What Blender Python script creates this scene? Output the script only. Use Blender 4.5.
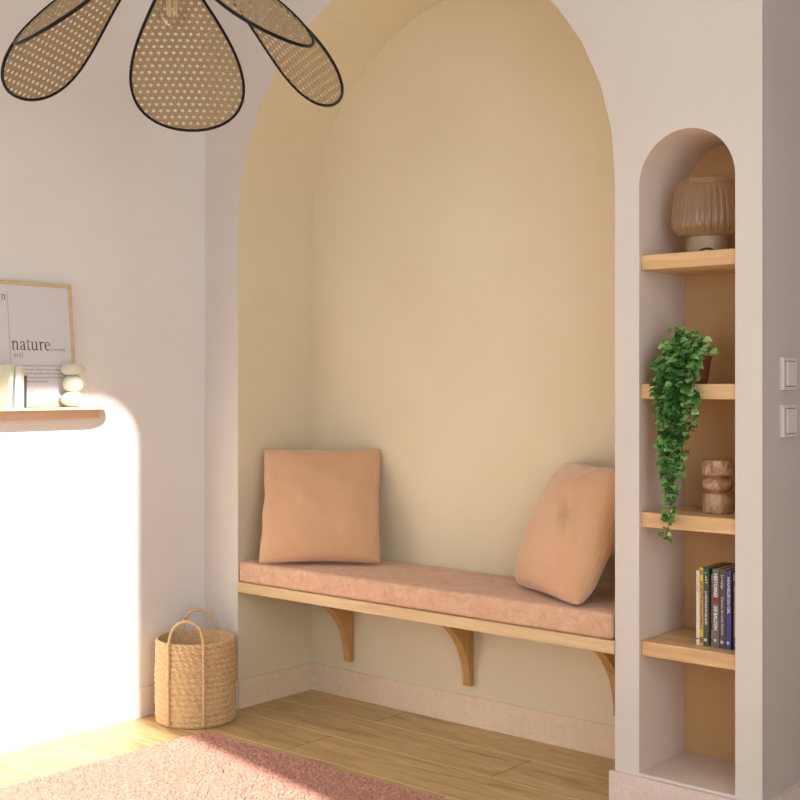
import bpy, bmesh, math, random
from mathutils import Vector, Matrix, noise
from mathutils.geometry import tessellate_polygon
random.seed(7)
PI = math.pi
SC = bpy.context.scene
COL = SC.collection
for o in list(bpy.data.objects):
    bpy.data.objects.remove(o)

# ------------------------------------------------------------------ camera
YAW = math.atan(1040 / 1211)
cam_d = bpy.data.cameras.new('camera')
cam_d.sensor_width = 36
cam_d.lens = 1211 * 36 / 800
cam_d.shift_y = -15 / 800
cam_d.clip_start = 0.05
cam = bpy.data.objects.new('camera', cam_d)
COL.objects.link(cam)
cam.location = (3.418, -2.888, 1.15)
cam.rotation_euler = (PI / 2, 0, YAW)
SC.camera = cam

# ------------------------------------------------------------------ world, sun, daylight, added fill
SC.view_settings.view_transform = 'Standard'
SC.view_settings.look = 'None'
SC.view_settings.gamma = 1
SC.view_settings.use_curve_mapping = False
SC.view_settings.exposure = 0.08
w = bpy.data.worlds.new('sky')
SC.world = w
w.use_nodes = True
wn = w.node_tree.nodes['Background']
wn.inputs['Color'].default_value = (0.80, 0.86, 1.0, 1)
wn.inputs['Strength'].default_value = 1.2

SUN_D = Vector((-1.0, 0.18, -0.45)).normalized()
sun_d = bpy.data.lights.new('sun', 'SUN')
sun_d.energy = 9.2
sun_d.color = (1.0, 0.99, 0.96)
sun_d.angle = math.radians(0.95)
sun = bpy.data.objects.new('sun', sun_d)
COL.objects.link(sun)
sun.rotation_euler = SUN_D.to_track_quat('-Z', 'Y').to_euler()
sun.location = (8, -3, 5)

def area(name, loc, direction, sx, sy, power, color):
    d = bpy.data.lights.new(name, 'AREA')
    d.shape = 'RECTANGLE'
    d.size = sx
    d.size_y = sy
    d.energy = power
    d.color = color
    o = bpy.data.objects.new(name, d)
    COL.objects.link(o)
    o.location = loc
    o.rotation_euler = Vector(direction).to_track_quat('-Z', 'Y').to_euler()
    return o
# daylight through the sun-side opening; rear and hall lamps are added fill
area('added_rear_fill', (1.9, -4.72, 1.45), (0, 1, 0), 2.6, 2.0, 11, (0.78, 0.94, 1.0))  # fill lamp behind the viewer, set at a window added for it
area('daylight_side_window', (4.06, -2.3, 1.45), (-1, 0, 0), 2.2, 2.2, 31, (0.78, 0.94, 1.0))
area('added_hall_fill', (3.1, 2.35, 1.6), (0, -1, 0), 1.2, 1.4, 0.6, (0.80, 0.86, 1.0))  # added fill lamp in the corridor; the far wall has no window

# ------------------------------------------------------------------ helpers
def lin(c):
    c = c / 255
    return c / 12.92 if c <= 0.04045 else ((c + 0.055) / 1.055) ** 2.4
def rgb(r, g, b):
    return (lin(r), lin(g), lin(b), 1)

class NT:
    def __init__(s, name):
        s.m = bpy.data.materials.new(name)
        s.m.use_nodes = True
        s.t = s.m.node_tree
        s.n = s.t.nodes
        s.b = s.n['Principled BSDF']
        s.out = s.n['Material Output']
    def add(s, kind, **kw):
        n = s.n.new(kind)
        for k, v in kw.items():
            if k in n.inputs.keys() if hasattr(n.inputs, 'keys') else False:
                n.inputs[k].default_value = v
            else:
                setattr(n, k, v)
        return n
    def link(s, a, b):
        s.t.links.new(a, b)
    def coords(s, scale=(1, 1, 1), src='Object', rot=(0, 0, 0)):
        tc = s.n.new('ShaderNodeTexCoord')
        mp = s.n.new('ShaderNodeMapping')
        mp.inputs['Scale'].default_value = scale
        mp.inputs['Rotation'].default_value = rot
        s.link(tc.outputs[src], mp.inputs['Vector'])
        return mp.outputs['Vector']
    def noise(s, vec, scale, detail=4, rough=0.6, dist=0.0):
        n = s.n.new('ShaderNodeTexNoise')
        n.inputs['Scale'].default_value = scale
        n.inputs['Detail'].default_value = detail
        n.inputs['Roughness'].default_value = rough
        n.inputs['Distortion'].default_value = dist
        s.link(vec, n.inputs['Vector'])
        return n.outputs['Fac']
    def ramp(s, fac, stops):
        n = s.n.new('ShaderNodeValToRGB')
        e = n.color_ramp.elements
        while len(e) < len(stops):
            e.new(0.5)
        for i, (p, c) in enumerate(stops):
            e[i].position = p
            e[i].color = c
        s.link(fac, n.inputs['Fac'])
        return n.outputs['Color']
    def mix(s, fac, a, b, mode='MIX'):
        n = s.n.new('ShaderNodeMix')
        n.data_type = 'RGBA'
        n.blend_type = mode
        for sock, v in ((n.inputs[0], fac), (n.inputs[6], a), (n.inputs[7], b)):
            if isinstance(v, (int, float, tuple)):
                sock.default_value = v
            else:
                s.link(v, sock)
        return n.outputs[2]
    def bump(s, h, strength, dist=0.01):
        n = s.n.new('ShaderNodeBump')
        n.inputs['Strength'].default_value = strength
        n.inputs['Distance'].default_value = dist
        s.link(h, n.inputs['Height'])
        s.link(n.outputs['Normal'], s.b.inputs['Normal'])
    def math(s, op, a, b=None):
        n = s.n.new('ShaderNodeMath')
        n.operation = op
        for i, v in enumerate((a, b)):
            if v is None:
                continue
            if isinstance(v, (int, float)):
                n.inputs[i].default_value = v
            else:
                s.link(v, n.inputs[i])
        return n.outputs[0]
    def base(s, v):
        if isinstance(v, tuple):
            s.b.inputs['Base Color'].default_value = v
        else:
            s.link(v, s.b.inputs['Base Color'])
    def set(s, rough=0.5, spec=0.5, metal=0.0, sheen=0.0):
        s.b.inputs['Roughness'].default_value = rough
        s.b.inputs['Specular IOR Level'].default_value = spec
        s.b.inputs['Metallic'].default_value = metal
        s.b.inputs['Sheen Weight'].default_value = sheen
        return s.m

def plain(name, c, rough=0.5, spec=0.4, metal=0.0, sheen=0.0):
    t = NT(name)
    t.base(c)
    return t.set(rough, spec, metal, sheen)

def plaster(name, c1, c2):
    t = NT(name)
    v = t.coords()
    f = t.noise(v, 2.2, 5, 0.6)
    t.base(t.ramp(f, [(0.35, c1), (0.65, c2)]))
    g = t.noise(v, 55, 6, 0.65)
    t.bump(g, 0.16, 0.006)
    return t.set(0.85, 0.2)

def marbled(name, c1, c2, c3):
    t = NT(name)
    v = t.coords()
    f = t.noise(v, 9, 8, 0.7, 1.6)
    n2 = t.noise(v, 22, 6, 0.7, 2.5)
    base = t.ramp(f, [(0.3, c1), (0.62, c2)])
    vein = t.ramp(n2, [(0.47, (0, 0, 0, 1)), (0.5, (1, 1, 1, 1)), (0.53, (0, 0, 0, 1))])
    k = t.math('MULTIPLY', vein, 0.45)
    t.base(t.mix(k, base, c3))
    return t.set(0.6, 0.35)

def wood(name, c1, c2, c3, axis='X', rough=0.45, scale=1.0):
    t = NT(name)
    sc = {'X': (1.2, 14, 14), 'Y': (14, 1.2, 14), 'Z': (14, 14, 1.2)}[axis]
    v = t.coords(tuple(q * scale for q in sc))
    f = t.noise(v, 2.2, 6, 0.6, 0.6)
    g = t.noise(v, 9, 4, 0.7, 0.3)
    base = t.ramp(f, [(0.28, c1), (0.5, c2), (0.72, c3)])
    t.base(t.mix(t.math('MULTIPLY', t.ramp(g, [(0.45, (0, 0, 0, 1)), (0.62, (1, 1, 1, 1))]), 0.35), base, c1))
    t.bump(g, 0.12, 0.003)
    return t.set(rough, 0.4)

WALL = plaster('warm_white_plaster', rgb(216, 206, 196), rgb(220, 211, 202))
WALL_L = plaster('pale_blush_plaster', rgb(233, 225, 219), rgb(237, 230, 225))
HALL = plaster('hall_shade_plaster', rgb(204, 186, 180), rgb(208, 191, 186))  # darker mauve tone stands in for the dimmer light on the hall wall
OCHRE = plaster('pale_ochre_plaster', rgb(225, 209, 177), rgb(229, 214, 184))
NICHE = plaster('beige_plaster', rgb(222, 202, 186), rgb(227, 208, 194))
SKIRT_A = marbled('bounce_tinted_skirting', rgb(232, 206, 176), rgb(237, 215, 188), rgb(206, 168, 134))  # peach tint puts the alcove's warm bounced light into the colour
NICHE_B = plaster('niche_shade_plaster', rgb(207, 165, 116), rgb(213, 172, 124))  # browner tone puts the niche's deep shade into the back panel's colour
WHITE_W = plaster('neutral_white_plaster', rgb(232, 228, 224), rgb(236, 232, 228))
SKIRT = marbled('mottled_skirting', rgb(226, 202, 190), rgb(232, 212, 203), rgb(200, 165, 148))
SKIRT_L = marbled('pale_skirting', rgb(232, 216, 208), rgb(235, 221, 214), rgb(225, 205, 198))
OAK = wood('light_oak', rgb(200, 164, 116), rgb(218, 186, 138), rgb(228, 198, 152), 'X')
OAK_R = wood('honey_oak', rgb(200, 156, 106), rgb(224, 184, 134), rgb(234, 200, 152), 'X')
OAK_Z = wood('honey_oak_upright', rgb(182, 136, 80), rgb(202, 156, 96), rgb(212, 170, 110), 'Z')
OAK_Y = wood('pale_oak', rgb(214, 182, 150), rgb(222, 192, 162), rgb(230, 202, 174), 'Y')
FRAME_W = wood('pale_frame_oak', rgb(206, 174, 124), rgb(220, 190, 140), rgb(228, 200, 154), 'Z')

def obj(name, bm, mat, parent=None, smooth=False):
    me = bpy.data.meshes.new(name)
    bmesh.ops.recalc_face_normals(bm, faces=bm.faces)
    bm.to_mesh(me)
    bm.free()
    if smooth:
        me.polygons.foreach_set('use_smooth', [True] * len(me.polygons))
    if mat:
        me.materials.append(mat)
    o = bpy.data.objects.new(name, me)
    COL.objects.link(o)
    if parent:
        o.parent = parent
    return o
def tag(o, label, cat, group=None):
    o['label'] = label
    o['category'] = cat
    if group:
        o['group'] = group
    return o
def struct(o):
    o['kind'] = 'structure'
    return o
def thing(name, label, cat, loc=(0, 0, 0), rotz=0, group=None, mat=None):
    o = bpy.data.objects.new(name, None)
    o.empty_display_size = 0.05
    COL.objects.link(o)
    if mat is not None:
        o.matrix_world = mat
    else:
        o.location = loc
        o.rotation_euler = (0, 0, rotz)
    return tag(o, label, cat, group)

def box(bm, x0, x1, y0, y1, z0, z1, bev=0.0, seg=2):
    r = bmesh.ops.create_cube(bm, size=1)
    vs = r['verts']
    for v in vs:
        v.co = Vector(((x0 + x1) / 2 + v.co.x * (x1 - x0), (y0 + y1) / 2 + v.co.y * (y1 - y0), (z0 + z1) / 2 + v.co.z * (z1 - z0)))
    if bev > 0:
        es = list({e for v in vs for e in v.link_edges})
        bmesh.ops.bevel(bm, geom=es, offset=bev, segments=seg, profile=0.5, affect='EDGES')
    return bm
def boxo(name, dims, mat, parent=None, bev=0.0, seg=2):
    return obj(name, box(bmesh.new(), *dims, bev=bev, seg=seg), mat, parent)
def quad(bm, pts):
    return bm.faces.new([bm.verts.new(p) for p in pts])
def poly_holes(bm, loops, plane, at):
    """fill a polygon with holes; loops are lists of (a, b); plane 'XZ' or 'YZ' """
    fl = [[Vector((a, b, 0)) for a, b in lp] for lp in loops]
    flat = [p for lp in fl for p in lp]
    vs = []
    for p in flat:
        co = (p.x, at, p.y) if plane == 'XZ' else (at, p.x, p.y) if plane == 'YZ' else (p.x, p.y, at)
        vs.append(bm.verts.new(co))
    for t in tessellate_polygon(fl):
        try:
            bm.faces.new([vs[i] for i in t])
        except ValueError:
            pass
def lathe(bm, prof, seg=48, c=(0, 0, 0), rfun=None, cap=True):
    rings = []
    for r, z in prof:
        ring = []
        for i in range(seg):
            a = 2 * PI * i / seg
            rr = r * (rfun(a, z) if rfun else 1)
            ring.append(bm.verts.new((c[0] + rr * math.cos(a), c[1] + rr * math.sin(a), c[2] + z)))
        rings.append(ring)
    for k in range(len(rings) - 1):
        for i in range(seg):
            j = (i + 1) % seg
            bm.faces.new((rings[k][i], rings[k][j], rings[k + 1][j], rings[k + 1][i]))
    if cap:
        bm.faces.new(rings[0][::-1])
        bm.faces.new(rings[-1])
    return bm
def tube(bm, pts, rad, seg=8, closed=False, cap=True):
    pts = [Vector(p) for p in pts]
    n = len(pts)
    rings = []
    prev = None
    for i in range(n):
        if closed:
            d = (pts[(i + 1) % n] - pts[i - 1])
        else:
            d = pts[min(i + 1, n - 1)] - pts[max(i - 1, 0)]
        d.normalize()
        if prev is None:
            ref = Vector((0, 0, 1)) if abs(d.z) < 0.9 else Vector((1, 0, 0))
            u = d.cross(ref).normalized()
        else:
            u = (prev - d * prev.dot(d)).normalized()
        prev = u
        v = d.cross(u)
        r = rad(i / (n - 1)) if callable(rad) else rad
        rings.append([bm.verts.new(pts[i] + (u * math.cos(2 * PI * k / seg) + v * math.sin(2 * PI * k / seg)) * r) for k in range(seg)])
    m = n if closed else n - 1
    for i in range(m):
        a, b = rings[i], rings[(i + 1) % n]
        for k in range(seg):
            bm.faces.new((a[k], a[(k + 1) % seg], b[(k + 1) % seg], b[k]))
    if cap and not closed:
        bm.faces.new(rings[0][::-1])
        bm.faces.new(rings[-1])
    return bm
def text_mesh(name, s, size, mat, parent, M, width=None, bold=0.0, shear=0.0, align='LEFT', extrude=0.0):
    cu = bpy.data.curves.new(name, 'FONT')
    cu.body = s
    cu.size = size
    cu.offset = bold
    cu.shear = shear
    cu.align_x = align
    cu.resolution_u = 3
    cu.extrude = extrude
    tmp = bpy.data.objects.new(name + '_tmp', cu)
    COL.objects.link(tmp)
    dg = bpy.context.evaluated_depsgraph_get()
    dg.update()
    me = bpy.data.meshes.new_from_object(tmp.evaluated_get(dg))
    bpy.data.objects.remove(tmp)
    if width:
        xs = [v.co.x for v in me.vertices]
        k = width / (max(xs) - min(xs))
        for v in me.vertices:
            v.co.x *= k
    me.transform(M)
    me.materials.clear()
    me.materials.append(mat)
    o = bpy.data.objects.new(name, me)
    COL.objects.link(o)
    o.parent = parent
    return o

# ------------------------------------------------------------------ the room
XL, XR, YB, YH, ZC = 0.0, 4.1, -4.8, 2.4, 3.15
BX = 2.132                       # right end of the wall block with alcove and niche
AX0, AX1, AD, AZ = 0.179, 1.711, 0.371, 1.717
AC, AR = (AX0 + AX1) / 2, (AX1 - AX0) / 2
NX0, NX1, ND, NZ0, NZ1 = 1.785, 2.060, 0.257, 0.107, 1.6835
NC, NR = (NX0 + NX1) / 2, (NX1 - NX0) / 2

def floor_mat():
    t = NT('oak_plank_floor')
    tc = t.n.new('ShaderNodeTexCoord')
    sep = t.n.new('ShaderNodeSeparateXYZ')
    t.link(tc.outputs['Object'], sep.inputs[0])
    W = 0.2125
    yy = t.math('ADD', sep.outputs['Y'], 0.2325 + W * 40)
    row = t.math('FLOOR', t.math('DIVIDE', yy, W))
    fy = t.math('FRACT', t.math('DIVIDE', yy, W))
    # joints: alternate rows start 0.66 m apart along a 1.3 m board
    odd = t.math('MODULO', row, 2.0)
    xs = t.math('ADD', sep.outputs['X'], 13.0 - 0.66)
    xs = t.math('ADD', xs, t.math('MULTIPLY', odd, 0.655))
    fx = t.math('FRACT', t.math('DIVIDE', xs, 1.3))
    col = t.math('FLOOR', t.math('DIVIDE', xs, 1.3))
    cmb = t.n.new('ShaderNodeCombineXYZ')
    t.link(row, cmb.inputs[0]); t.link(col, cmb.inputs[1])
    wn_ = t.n.new('ShaderNodeTexWhiteNoise')
    t.link(cmb.outputs[0], wn_.inputs['Vector'])
    # grain
    off = t.n.new('ShaderNodeVectorMath'); off.operation = 'MULTIPLY_ADD'
    t.link(wn_.outputs['Color'], off.inputs[0]); off.inputs[1].default_value = (7, 7, 7)
    t.link(tc.outputs['Object'], off.inputs[2])
    mp = t.n.new('ShaderNodeMapping'); mp.inputs['Scale'].default_value = (1.1, 9, 9)
    t.link(off.outputs[0], mp.inputs['Vector'])
    g1 = t.noise(mp.outputs[0], 2.0, 8, 0.62, 1.2)
    g2 = t.noise(mp.outputs[0], 12, 5, 0.7, 0.3)
    base = t.ramp(g1, [(0.25, rgb(146, 112, 70)), (0.45, rgb(204, 172, 122)), (0.6, rgb(218, 188, 134)), (0.8, rgb(226, 200, 148))])
    base = t.mix(t.math('MULTIPLY', t.ramp(g2, [(0.42, (0, 0, 0, 1)), (0.65, (1, 1, 1, 1))]), 0.42), base, rgb(146, 118, 76))
    base = t.mix(t.math('MULTIPLY', wn_.outputs['Value'], 0.22), base, rgb(172, 144, 90))
    # long joints read as pale lines, end joints as dark ones
    ly = t.math('LESS_THAN', t.math('MINIMUM', fy, t.math('SUBTRACT', 1.0, fy)), 0.012)
    lx = t.math('LESS_THAN', t.math('MINIMUM', fx, t.math('SUBTRACT', 1.0, fx)), 0.0014)
    base = t.mix(t.math('MULTIPLY', ly, 0.7), base, rgb(240, 224, 194))
    base = t.mix(t.math('MULTIPLY', lx, 0.8), base, rgb(84, 58, 32))
    t.base(base)
    h = t.math('SUBTRACT', t.math('MULTIPLY', g2, 0.15), t.math('MAXIMUM', lx, ly))
    t.bump(h, 0.25, 0.002)
    return t.set(0.42, 0.45)

bm = bmesh.new(); box(bm, XL - 0.1, XR + 0.1, YB - 0.1, YH + 0.1, -0.1, 0)
struct(obj('floor', bm, floor_mat()))
bm = bmesh.new(); box(bm, XL - 0.1, XR + 0.1, YB - 0.1, YH + 0.1, ZC, ZC + 0.1)
struct(obj('ceiling', bm, plaster('white_ceiling', rgb(226, 220, 214), rgb(230, 224, 218))))
struct(boxo('wall_left', (XL - 0.12, XL, YB, YH, 0, ZC), WALL_L))

def arch(c, r, zs, n, z0, x0, x1):
    """outline x,z of an opening, from bottom left over the arch to bottom right"""
    pts = [(x0, z0)]
    for i in range(n + 1):
        a = PI - PI * i / n
        pts.append((c + r * math.cos(a), zs + r * math.sin(a)))
    pts.append((x1, z0))
    return pts
A_OUT = arch(AC, AR, AZ, 18, 0.0, AX0, AX1)
N_OUT = arch(NC, NR, NZ1, 36, NZ0, NX0, NX1)
bm = bmesh.new()
# the face around the alcove reaches the floor, so the alcove is a notch in the outline
outer = [(XL, 0), (AX0, 0)] + A_OUT[1:-1] + [(AX1, 0), (BX, 0), (BX, ZC), (XL, ZC)]
poly_holes(bm, [outer, N_OUT], 'XZ', 0.0)
struct(obj('wall_front', bm, WALL))
def reveal(out, depth, name, mat, bottom):
    bm = bmesh.new()
    f = [bm.verts.new((x, 0, z)) for x, z in out]
    b = [bm.verts.new((x, depth, z)) for x, z in out]
    n = len(out)
    for i in range(n - 1 + (1 if bottom else 0)):
        j = (i + 1) % n
        bm.faces.new((f[i], f[j], b[j], b[i]))
    bm.faces.new([v for v in b])
    o = obj(name, bm, mat)
    return struct(o)
al = reveal(A_OUT, AD, 'wall_alcove', OCHRE, False)
ni = reveal(N_OUT, ND, 'wall_niche', NICHE, True)
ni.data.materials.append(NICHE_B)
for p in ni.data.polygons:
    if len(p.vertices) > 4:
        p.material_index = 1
# the little niche curves smoothly; its edges stay crisp
ni.data.polygons.foreach_set('use_smooth', [True] * len(ni.data.polygons))
ni.data.set_sharp_from_angle(angle=math.radians(30))
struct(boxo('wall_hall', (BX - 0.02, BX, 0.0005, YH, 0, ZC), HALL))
struct(boxo('wall_far', (BX, XR, YH, YH + 0.1, 0, ZC), WALL_L))
# rear wall with a wide window added for fill light, right wall with a round-cornered glazed opening the sun comes through
def rrect(x0, x1, z0, z1, r, n=8):
    pts = []
    for cx, cz, a0 in ((x1 - r, z1 - r, 0), (x0 + r, z1 - r, PI / 2), (x0 + r, z0 + r, PI), (x1 - r, z0 + r, 1.5 * PI)):
        for i in range(n + 1):
            a = a0 + PI / 2 * i / n
            pts.append((cx + r * math.cos(a), cz + r * math.sin(a)))
    return pts
def wall_hole(name, plane, at, thick, outer, hole, mat):
    bm = bmesh.new()
    poly_holes(bm, [outer, hole], plane, at)
    poly_holes(bm, [outer, hole], plane, at + thick)
    f = lambda p, q: (p[0], q, p[1]) if plane == 'XZ' else (q, p[0], p[1])
    for i in range(len(hole)):
        a, b = hole[i], hole[(i + 1) % len(hole)]
        quad(bm, [f(a, at), f(b, at), f(b, at + thick), f(a, at + thick)])
    return struct(obj(name, bm, mat))
# sun patch: top at z 1.126 and edge at y -0.283 on the left wall, traced back along the sun's rays
k = 4.12
WZ, WY = 1.100 + k * 0.45, -0.315 - k * 0.18
wall_hole('wall_right', 'YZ', XR, 0.04, [(YB, 0), (YH, 0), (YH, ZC), (YB, ZC)],
          rrect(-3.3, WY, 0.12, WZ, 0.16), WHITE_W)
wall_hole('wall_back', 'XZ', YB - 0.12, 0.12, [(XL, 0), (XR, 0), (XR, ZC), (XL, ZC)],
          rrect(0.6, 3.2, 0.45, 2.45, 0.01, 1), WHITE_W)
WHITE = plain('white_paint', rgb(235, 230, 224), 0.45)
bm = bmesh.new()
for q in ((0.6, 0.65, 0.45, 2.45), (3.15, 3.2, 0.45, 2.45), (1.875, 1.925, 0.5, 2.4), (0.65, 3.15, 0.45, 0.5), (0.65, 3.15, 2.4, 2.45)):
    box(bm, q[0], q[1], YB - 0.09, YB - 0.04, q[2], q[3])
struct(obj('added_window_1', bm, WHITE))  # frame of the unseen rear window, added to go with the fill lamp

# skirting boards
def skirt(name, pts, mat, h=0.1, t=0.012):
    """pts run along the wall; the board sits to the right of the direction of travel"""
    bm = bmesh.new()
    n = len(pts)
    offs = []
    for i, p in enumerate(pts):
        ns = []
        for a, b in ((i - 1, i), (i, i + 1)):
            if 0 <= a and b < n:
                d = (Vector(pts[b]) - Vector(pts[a])).normalized()
                ns.append(Vector((d.y, -d.x)))
        if len(ns) == 2:
            m = (ns[0] + ns[1])
            m = m / m.dot(ns[0]) if m.dot(ns[0]) else ns[0]
        else:
            m = ns[0]
        offs.append(Vector(p) + m * t)
    for i in range(n - 1):
        a, b, c, d = Vector(pts[i]), Vector(pts[i + 1]), offs[i + 1], offs[i]
        lo = [bm.verts.new((q.x, q.y, 0.0)) for q in (a, b, c, d)]
        hi = [bm.verts.new((q.x, q.y, h)) for q in (a, b, c, d)]
        bm.faces.new(hi)
        for s in range(4):
            bm.faces.new((lo[s], lo[(s + 1) % 4], hi[(s + 1) % 4], hi[s]))
    return struct(obj(name, bm, mat))
skirt('baseboard_left', [(0, YB), (0, 0), (AX0 - 0.001, 0)], SKIRT_L, 0.1, 0.008)
skirt('baseboard_alcove', [(AX0, 0.0), (AX0, AD), (AX1 - 0.0, AD), (AX1, 0.0)], SKIRT_A, 0.1, 0.006)
skirt('baseboard_front', [(AX1 + 0.003, 0.02), (AX1 + 0.003, 0), (BX, 0), (BX, YH)], SKIRT, 0.1, 0.014)
boxo('trim_1', (XR - 0.012, XR, YB, YH, 0, 0.1), SKIRT_L)['kind'] = 'structure'

# ------------------------------------------------------------------ rug
def rug_mat():
    t = NT('blush_shag')
    v = t.coords()
    f = t.noise(v, 120, 3, 0.7)
    t.base(t.ramp(f, [(0.3, rgb(172, 118, 98)), (0.7, rgb(204, 152, 132))]))
    return t.set(0.95, 0.1, 0, 0.3)
def make_rug():
    bm = bmesh.new()
    x0, x1, y0, y1, s = 0.355, 1.95, -2.45, -0.298, 0.0045
    nx, ny = int((x1 - x0) / s), int((y1 - y0) / s)
    R = random.Random(3)
    g = []
    for j in range(ny + 1):
        row = []
        for i in range(nx + 1):
            e = min(i, nx - i, j, ny - j)
            z = 0.017 + R.random() * 0.008 if e > 1 else (0.012 if e == 1 else 0.001)
            jx, jy = R.uniform(-.4, .4) * s, R.uniform(-.4, .4) * s
            if e <= 1:
                jx *= 1.6; jy *= 1.6
            row.append(bm.verts.new((x0 + i * s + jx, y0 + j * s + jy, z)))
        g.append(row)
    for j in range(ny):
        for i in range(nx):
            bm.faces.new((g[j][i], g[j][i + 1], g[j + 1][i + 1], g[j + 1][i]))
    return obj('rug', bm, rug_mat())
tag(make_rug(), 'blush pink shaggy rug lying on the oak floor before the alcove', 'rug')

# ------------------------------------------------------------------ bench, its cushion and brackets
bench = thing('bench', 'light oak bench board on curved brackets fixed across the alcove', 'bench', (AC, 0.18, 0.416))
def local(o):
    return bench.matrix_world
def pbox(name, parent, org, dims, mat, bev=0.002):
    x0, x1, y0, y1, z0, z1 = dims
    return boxo(name, (x0 - org[0], x1 - org[0], y0 - org[1], y1 - org[1], z0 - org[2], z1 - org[2]), mat, parent, bev)
BO = (AC, 0.18, 0.416)
pbox('seat_board', bench, BO, (AX0 + 0.0005, AX1 - 0.001, -0.006, AD - 0.001, 0.416, 0.4515), OAK)
def bracket(xr):
    bm = bmesh.new()
    t = 0.032
    zt, zb, yw, yf = 0.4158, 0.137, AD - 0.0005, 0.105
    prof = [(yw, zb), (yw - 0.020, zb)]
    n = 14
    for i in range(1, n + 1):
        a = PI / 2 * i / n
        prof.append((yf + (yw - 0.020 - yf) * math.cos(a), zb + (zt - 0.022 - zb) * math.sin(a)))
    prof += [(yf, zt), (yw, zt)]
    L = [bm.verts.new((xr - t - BO[0], y - BO[1], z - BO[2])) for y, z in prof]
    Rr = [bm.verts.new((xr - BO[0], y - BO[1], z - BO[2])) for y, z in prof]
    n = len(prof)
    for i in range(n):
        j = (i + 1) % n
        bm.faces.new((L[i], L[j], Rr[j], Rr[i]))
    bm.faces.new(L); bm.faces.new(Rr)
    return obj('bracket', bm, OAK_Z, bench)
for xr in (0.397, 0.948, 1.530):
    bracket(xr)

def cushion_mat():
    t = NT('peach_crushed_velvet')
    v = t.coords((1, 1, 1))
    f = t.noise(v, 26, 8, 0.78, 0.8)
    g = t.noise(v, 170, 3, 0.7)
    base = t.ramp(f, [(0.3, rgb(204, 146, 110)), (0.5, rgb(228, 180, 146)), (0.7, rgb(240, 200, 168))])
    t.base(t.mix(t.math('MULTIPLY', g, 0.25), base, rgb(232, 196, 168)))
    h = t.math('ADD', t.math('MULTIPLY', f, 0.8), t.math('MULTIPLY', g, 0.35))
    t.bump(h, 0.8, 0.008)
    return t.set(0.85, 0.2, 0, 0.25)
def soft_box(x0, x1, y0, y1, z0, z1, r, step, amp):
    """box with a rounded edge and gentle undulation, built from a subdivided cube"""
    bm = bmesh.new()
    box(bm, x0, x1, y0, y1, z0, z1, bev=r, seg=4)
    es = [e for e in bm.edges if e.calc_length() > step * 2]
    for _ in range(5):
        es = [e for e in bm.edges if e.calc_length() > step * 2]
        if not es: break
        bmesh.ops.subdivide_edges(bm, edges=es, cuts=1, use_grid_fill=True)
    for v in bm.verts:
        n = noise.noise(Vector((v.co.x * 9, v.co.y * 9, v.co.z * 9)))
        if v.co.z > z0 + 0.02:
            v.co.z += n * amp
        if v.co.y < y0 + 0.01 and v.co.z > z0 + 0.01:
            v.co.y += n * amp * 0.5
    return bm
cu = obj('bench_cushion', soft_box(AX0 + 0.004, AX1 - 0.010, -0.002, AD - 0.005, 0.4518, 0.524, 0.013, 0.03, 0.0025), cushion_mat(), None, True)
tag(cu, 'long flat peach velvet seat cushion lying on the oak bench', 'cushion')

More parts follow.
